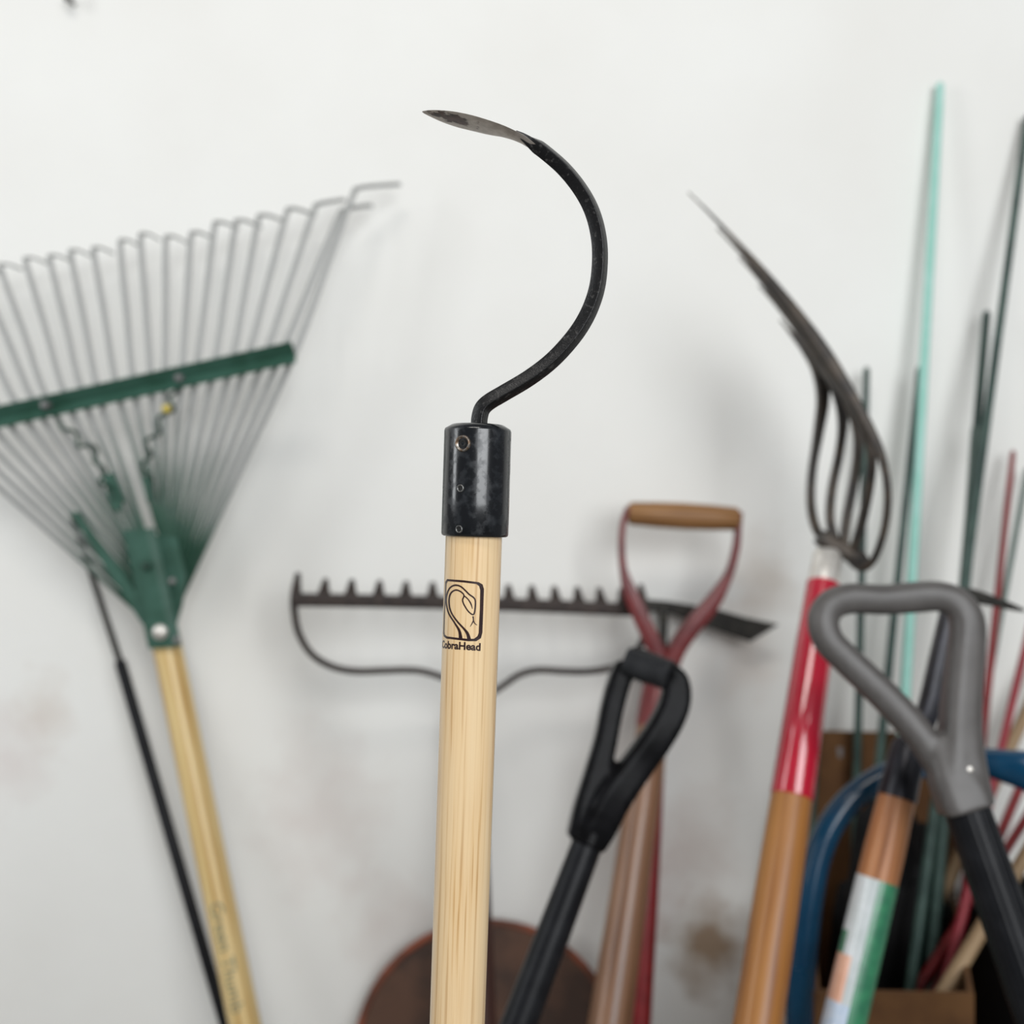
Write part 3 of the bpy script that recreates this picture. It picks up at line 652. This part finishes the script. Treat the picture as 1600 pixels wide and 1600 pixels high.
# ------------------------------------------------------------------ 12. hand pick with a paper label
a, b = P(1402, 1244, .95), P(1318, 1600, .905); foot = floor_end(a, b); ax = (foot-a).normalized(); Lh = (foot-a).length
t = thing('pick_tool', 'wooden-handled pick with green and white paper label, head behind the grey grip', 'pick', foot)
ll = (P(1380, 1378, .933)-a).dot(ax)
mb = MB(); mb.lathe(a, foot, [(-.03, .0150), (0, .0165), (.05, .0180), (.2, .0182), (Lh-.01, .0185), (Lh, .017)], 40); mb.build('handle', M['tan_wood'], t)
mb = MB(); mb.lathe(a-ax*.048, foot, [(-.006, .012), (0, .0155), (.047, .0178), (.050, .0176)], 32); mb.build('socket', M['socket'], t)
top = P(1490, 938, 1.0)
mb = MB(); q0 = a-ax*.045; q = cr([tuple(q0), tuple(P(1447, 1120, .975)), tuple(P(1471, 1020, .99)), tuple(top)], 6); mb.sweep(q, lambda i: rrect(.009, .0085, .003), ref=(0, 1, 0)); mb.build('shank', M['socket'], t)
q = cr([tuple(P(x, y, d))+(w,) for x, y, d, w in ((1474, 936, 1.0, .009), (1492, 930, 1.002, .0085), (1518, 931, 1.004, .0070), (1550, 939, 1.006, .0052), (1580, 948, 1.008, .0034), (1600, 954, 1.01, .0015))], 6)
mb = MB(); mb.sweep([p[:3] for p in q], lambda i: rrect(q[i][3]*.9, q[i][3], q[i][3]*.35), ref=(0, 1, 0)); mb.build('prong', M['iron'], t)
# label: a printed paper sleeve, colour fields as separate faces
mb = MB(); seg = 60; hl = .30; rows = 30
nv = Vector((0, 1, 0)); nv = (nv-ax*nv.dot(ax)).normalized(); bn = ax.cross(nv)
if bn.x > 0: bn = -bn
vs_ = []
for j in range(rows+1):
    for k in range(seg):
        q_ = 2*math.pi*k/seg; rr_ = .01855+.0001
        vs_.append(a+ax*(ll+hl*j/rows)+nv*(-math.cos(q_)*rr_)+bn*(-math.sin(q_)*rr_))
o_ = len(mb.v); mb.v += vs_; mb.g += vs_
for j in range(rows):
    for k in range(seg):
        k2 = (k+1) % seg; mb.f.append((j*seg+k, j*seg+k2, (j+1)*seg+k2, (j+1)*seg+k))
        ang = (k+.5)*360/seg; ang = (ang-360 if ang > 180 else ang)+21   # 0 faces the lens, + to the right
        z = (j+.5)/rows*hl
        mi = 0
        if ang > 2 and z < .155: mi = 1
        elif ang > 25+140*(z-.11) and z < .22: mi = 1
        elif .072 < z < .108: mi = 3 if ang < -18 else 0
        elif z >= .108: mi = 2
        elif z > .045 and ang < -50: mi = 1
        mb.mi.append(mi)
lab = mb.build('label', [M['label_white'], M['label_green'], M['label_blue'], M['label_peach']], t, angle=1.0); lab['label'] = 'printed paper label in green, white and pale blue'

# ------------------------------------------------------------------ 13. carton with an added dark filler, stakes standing in it
FL, FR, BR, BL = Vector((.296, 1.0, 0)), Vector((.447, .99, 0)), Vector((.540, 1.25, 0)), Vector((.362, 1.268, 0))
zf, zs, zb = .682, .69, .880
t = thing('cardboard_carton', 'brown cardboard carton with tall back flap holding the garden stakes', 'box', Vector((.41, 1.13, 0)))
def panel(name, p, q, z0p, z0q, z1p, z1q, parent):
    d = (q-p).normalized(); nr = Vector((-d.y, d.x, 0))*.005
    mb = MB(); mb.plate([p+Vector((0, 0, z0p)), q+Vector((0, 0, z0q)), q+Vector((0, 0, z1q)), p+Vector((0, 0, z1p))], nr); return mb.build(name, M['card'], parent, smooth=False)
fp = panel('front_panel', FL, FR, 0, 0, zf, zf+.002, t); panel('side_panel', FR, BR, 0, 0, zf, zs, t); bp_ = panel('back_panel', BR, BL, 0, 0, zb, zb, t); panel('side_panel', BL, FL, 0, 0, zs, zf, t)
mb = MB(); mb.plate([FL+Vector((0, 0, .002)), FR+Vector((0, 0, .002)), BR+Vector((0, 0, .002)), BL+Vector((0, 0, .002))], (0, 0, .004)); mb.build('base_panel', M['card'], t, smooth=False)
mb = MB(); yb = 1.2585; mb.plate([P(1308, 1168, yb), P(1336, 1166, yb), P(1336, 1182, yb), P(1310, 1184, yb)], (0, .001, 0)); mb.build('tape', M['tape'], bp_, smooth=False)
# added black mass standing in for the shade inside the carton
bm = bmesh.new(); bmesh.ops.create_icosphere(bm, subdivisions=5, radius=1)
cb = Vector((.448, 1.195, .41)); mb = MB()
for v in bm.verts:
    n_ = noise.noise(v.co*2.6)*.16+noise.noise(v.co*6)*.06
    s_ = 1+n_; z = v.co.z
    sq = lambda q: math.copysign(abs(q)**.75, q)
    v.co = Vector((sq(v.co.x)*.076*s_, sq(v.co.y)*.045*s_, sq(z)*.38*s_))
    v.co.x += .16*v.co.y
    v.co += cb
    v.co.z = max(.008, v.co.z)
mb.v = [v.co.copy() for v in bm.verts]; mb.g = mb.v[:]; mb.f = [tuple(q.index for q in f_.verts) for f_ in bm.faces]; mb.mi = [0]*len(mb.f); bm.free()
dark_fill = mb.build('shade_filler', M['dark_fill'], origin=(.452, 1.165, 0)); tag(dark_fill, 'added black filler standing in for the shade in the carton among the stakes', 'dark_fill')

def stake(name, label, mat, p0, p1, zend, r0, r1, group=None, cap=None, seg=12):
    a, b = P(*p0), P(*p1); e = floor_end(a, b, zend); L = (e-a).length
    mb = MB(); pr = [(0, r0*.5), (.003, r0*.9), (.008, r0)]
    nn_ = 10
    for k in range(1, nn_+1):
        f = k/nn_; pr.append((.008+(L-.02)*f, (r0+(r1-r0)*f)*(1.06 if k % 2 and name == 'bamboo_cane' else 1)))
    pr.append((L, r1*.3))
    mb.lathe(a, e, pr, seg); o = mb.build(name, M[mat], origin=e); tag(o, label, 'stake', group); return o
stake('garden_stake', 'pale teal stake, the tallest one standing against the wall', 'teal', (1469, 129, 1.288), (1414, 1090, 1.225), .012, .0050, .0085)
stake('garden_stake', 'dark green stake right behind the curved fork tines', 'stake_green', (1354, 574, 1.275), (1339, 1210, 1.235), .012, .0042, .0062)
stake('garden_stake', 'dark green stake touching the left side of the pale teal stake', 'stake_green', (1437, 573, 1.262), (1384, 1090, 1.215), .012, .0042, .0072)
stake('garden_stake', 'long dark green stake leaning out of the frame at upper right', 'stake_green', (1606, 180, 1.288), (1512, 880, 1.19), .012, .0045, .0070)
tC = stake('garden_stake', 'short dark green stake with a wedge plate, crossing the long leaning stake', 'stake_green', (1542, 486, 1.272), (1507, 900, 1.215), .012, .0050, .0080)
mb = MB(); mb.plate([P(1519, 668, 1.240), P(1544, 668, 1.240), P(1528, 800, 1.222), P(1516, 925, 1.208), P(1500, 925, 1.208), P(1510, 790, 1.222)], (0, .003, 0)); mb.build('wedge_plate', M['stake_grey'], tC, smooth=False)
stake('garden_stake', 'black-green stake beside the crimson fork sleeve', 'stake_green', (1290, 905, 1.275), (1270, 1240, 1.225), .012, .0050, .0058)
stake('garden_stake', 'thin grey-green stake at the right edge behind the red stakes', 'stake_grey', (1606, 730, 1.27), (1574, 905, 1.255), .3, .0035, .0040)
stake('garden_stake', 'red stake rising highest of the red ones, right of the grey grip', 'red_stake', (1583, 704, 1.272), (1534, 1162, 1.205), .2, .0034, .0085)
stake('garden_stake', 'red stake slanting up to the right edge beside the grey grip', 'pink_stake', (1612, 968, 1.21), (1478, 1540, 1.08), .45, .0040, .0072)
stake('garden_stake', 'red stake below the blue tube at the right edge', 'red_stake', (1640, 1120, 1.22), (1562, 1306, 1.18), .45, .0050, .0070)
stake('garden_stake', 'lowest dark red stake slanting behind the black fluted shaft', 'red_stake', (1660, 1190, 1.19), (1574, 1325, 1.16), .45, .0052, .0065)
stake('bamboo_cane', 'tan cane slanting up behind the blue tube at the right edge', 'bamboo', (1650, 1010, 1.26), (1578, 1168, 1.235), .40, .0070, .0080)
stake('bamboo_cane', 'tan cane low behind the black fluted shaft', 'bamboo', (1660, 1240, 1.14), (1535, 1450, 1.075), .50, .0075, .0080)

# black bin right of the carton
bc = Vector((.592, 1.125, 0)); hb = .715; rb = .088
t = thing('black_bin', 'tall black plastic bin at the lower right, behind the fluted shaft', 'bin', bc)
mb = MB(); mb.lathe(bc, bc+Vector((0, 0, 1)), [(0, .01), (0, rb*.82), (hb, rb), (hb, rb-.004), (.01, rb*.82-.004), (.01, .01)], 40); mb.build('body', M['dark_fill'], t)
mb = MB(); mb.tube([bc+Vector((math.cos(q*math.pi/20)*rb, math.sin(q*math.pi/20)*rb, hb)) for q in range(40)], .005, 10, closed=True); mb.build('rim', M['black_plastic'], t)

# ------------------------------------------------------------------ 14. nail high on the wall
p = P(111, 1, 1.29)
mb = MB(); mb.lathe(Vector((p.x, WALL+.01, p.z)), Vector((p.x, WALL-.02, p.z)), [(0, .0022), (.028, .0022), (.028, .0055), (.030, .0055), (.031, .004)], 14)
tag(mb.build('nail', M['iron'], origin=(p.x, WALL, p.z)), 'small dark nail high on the white wall at upper left', 'nail')

for o in bpy.data.objects:
    if '_o' in o: del o['_o']
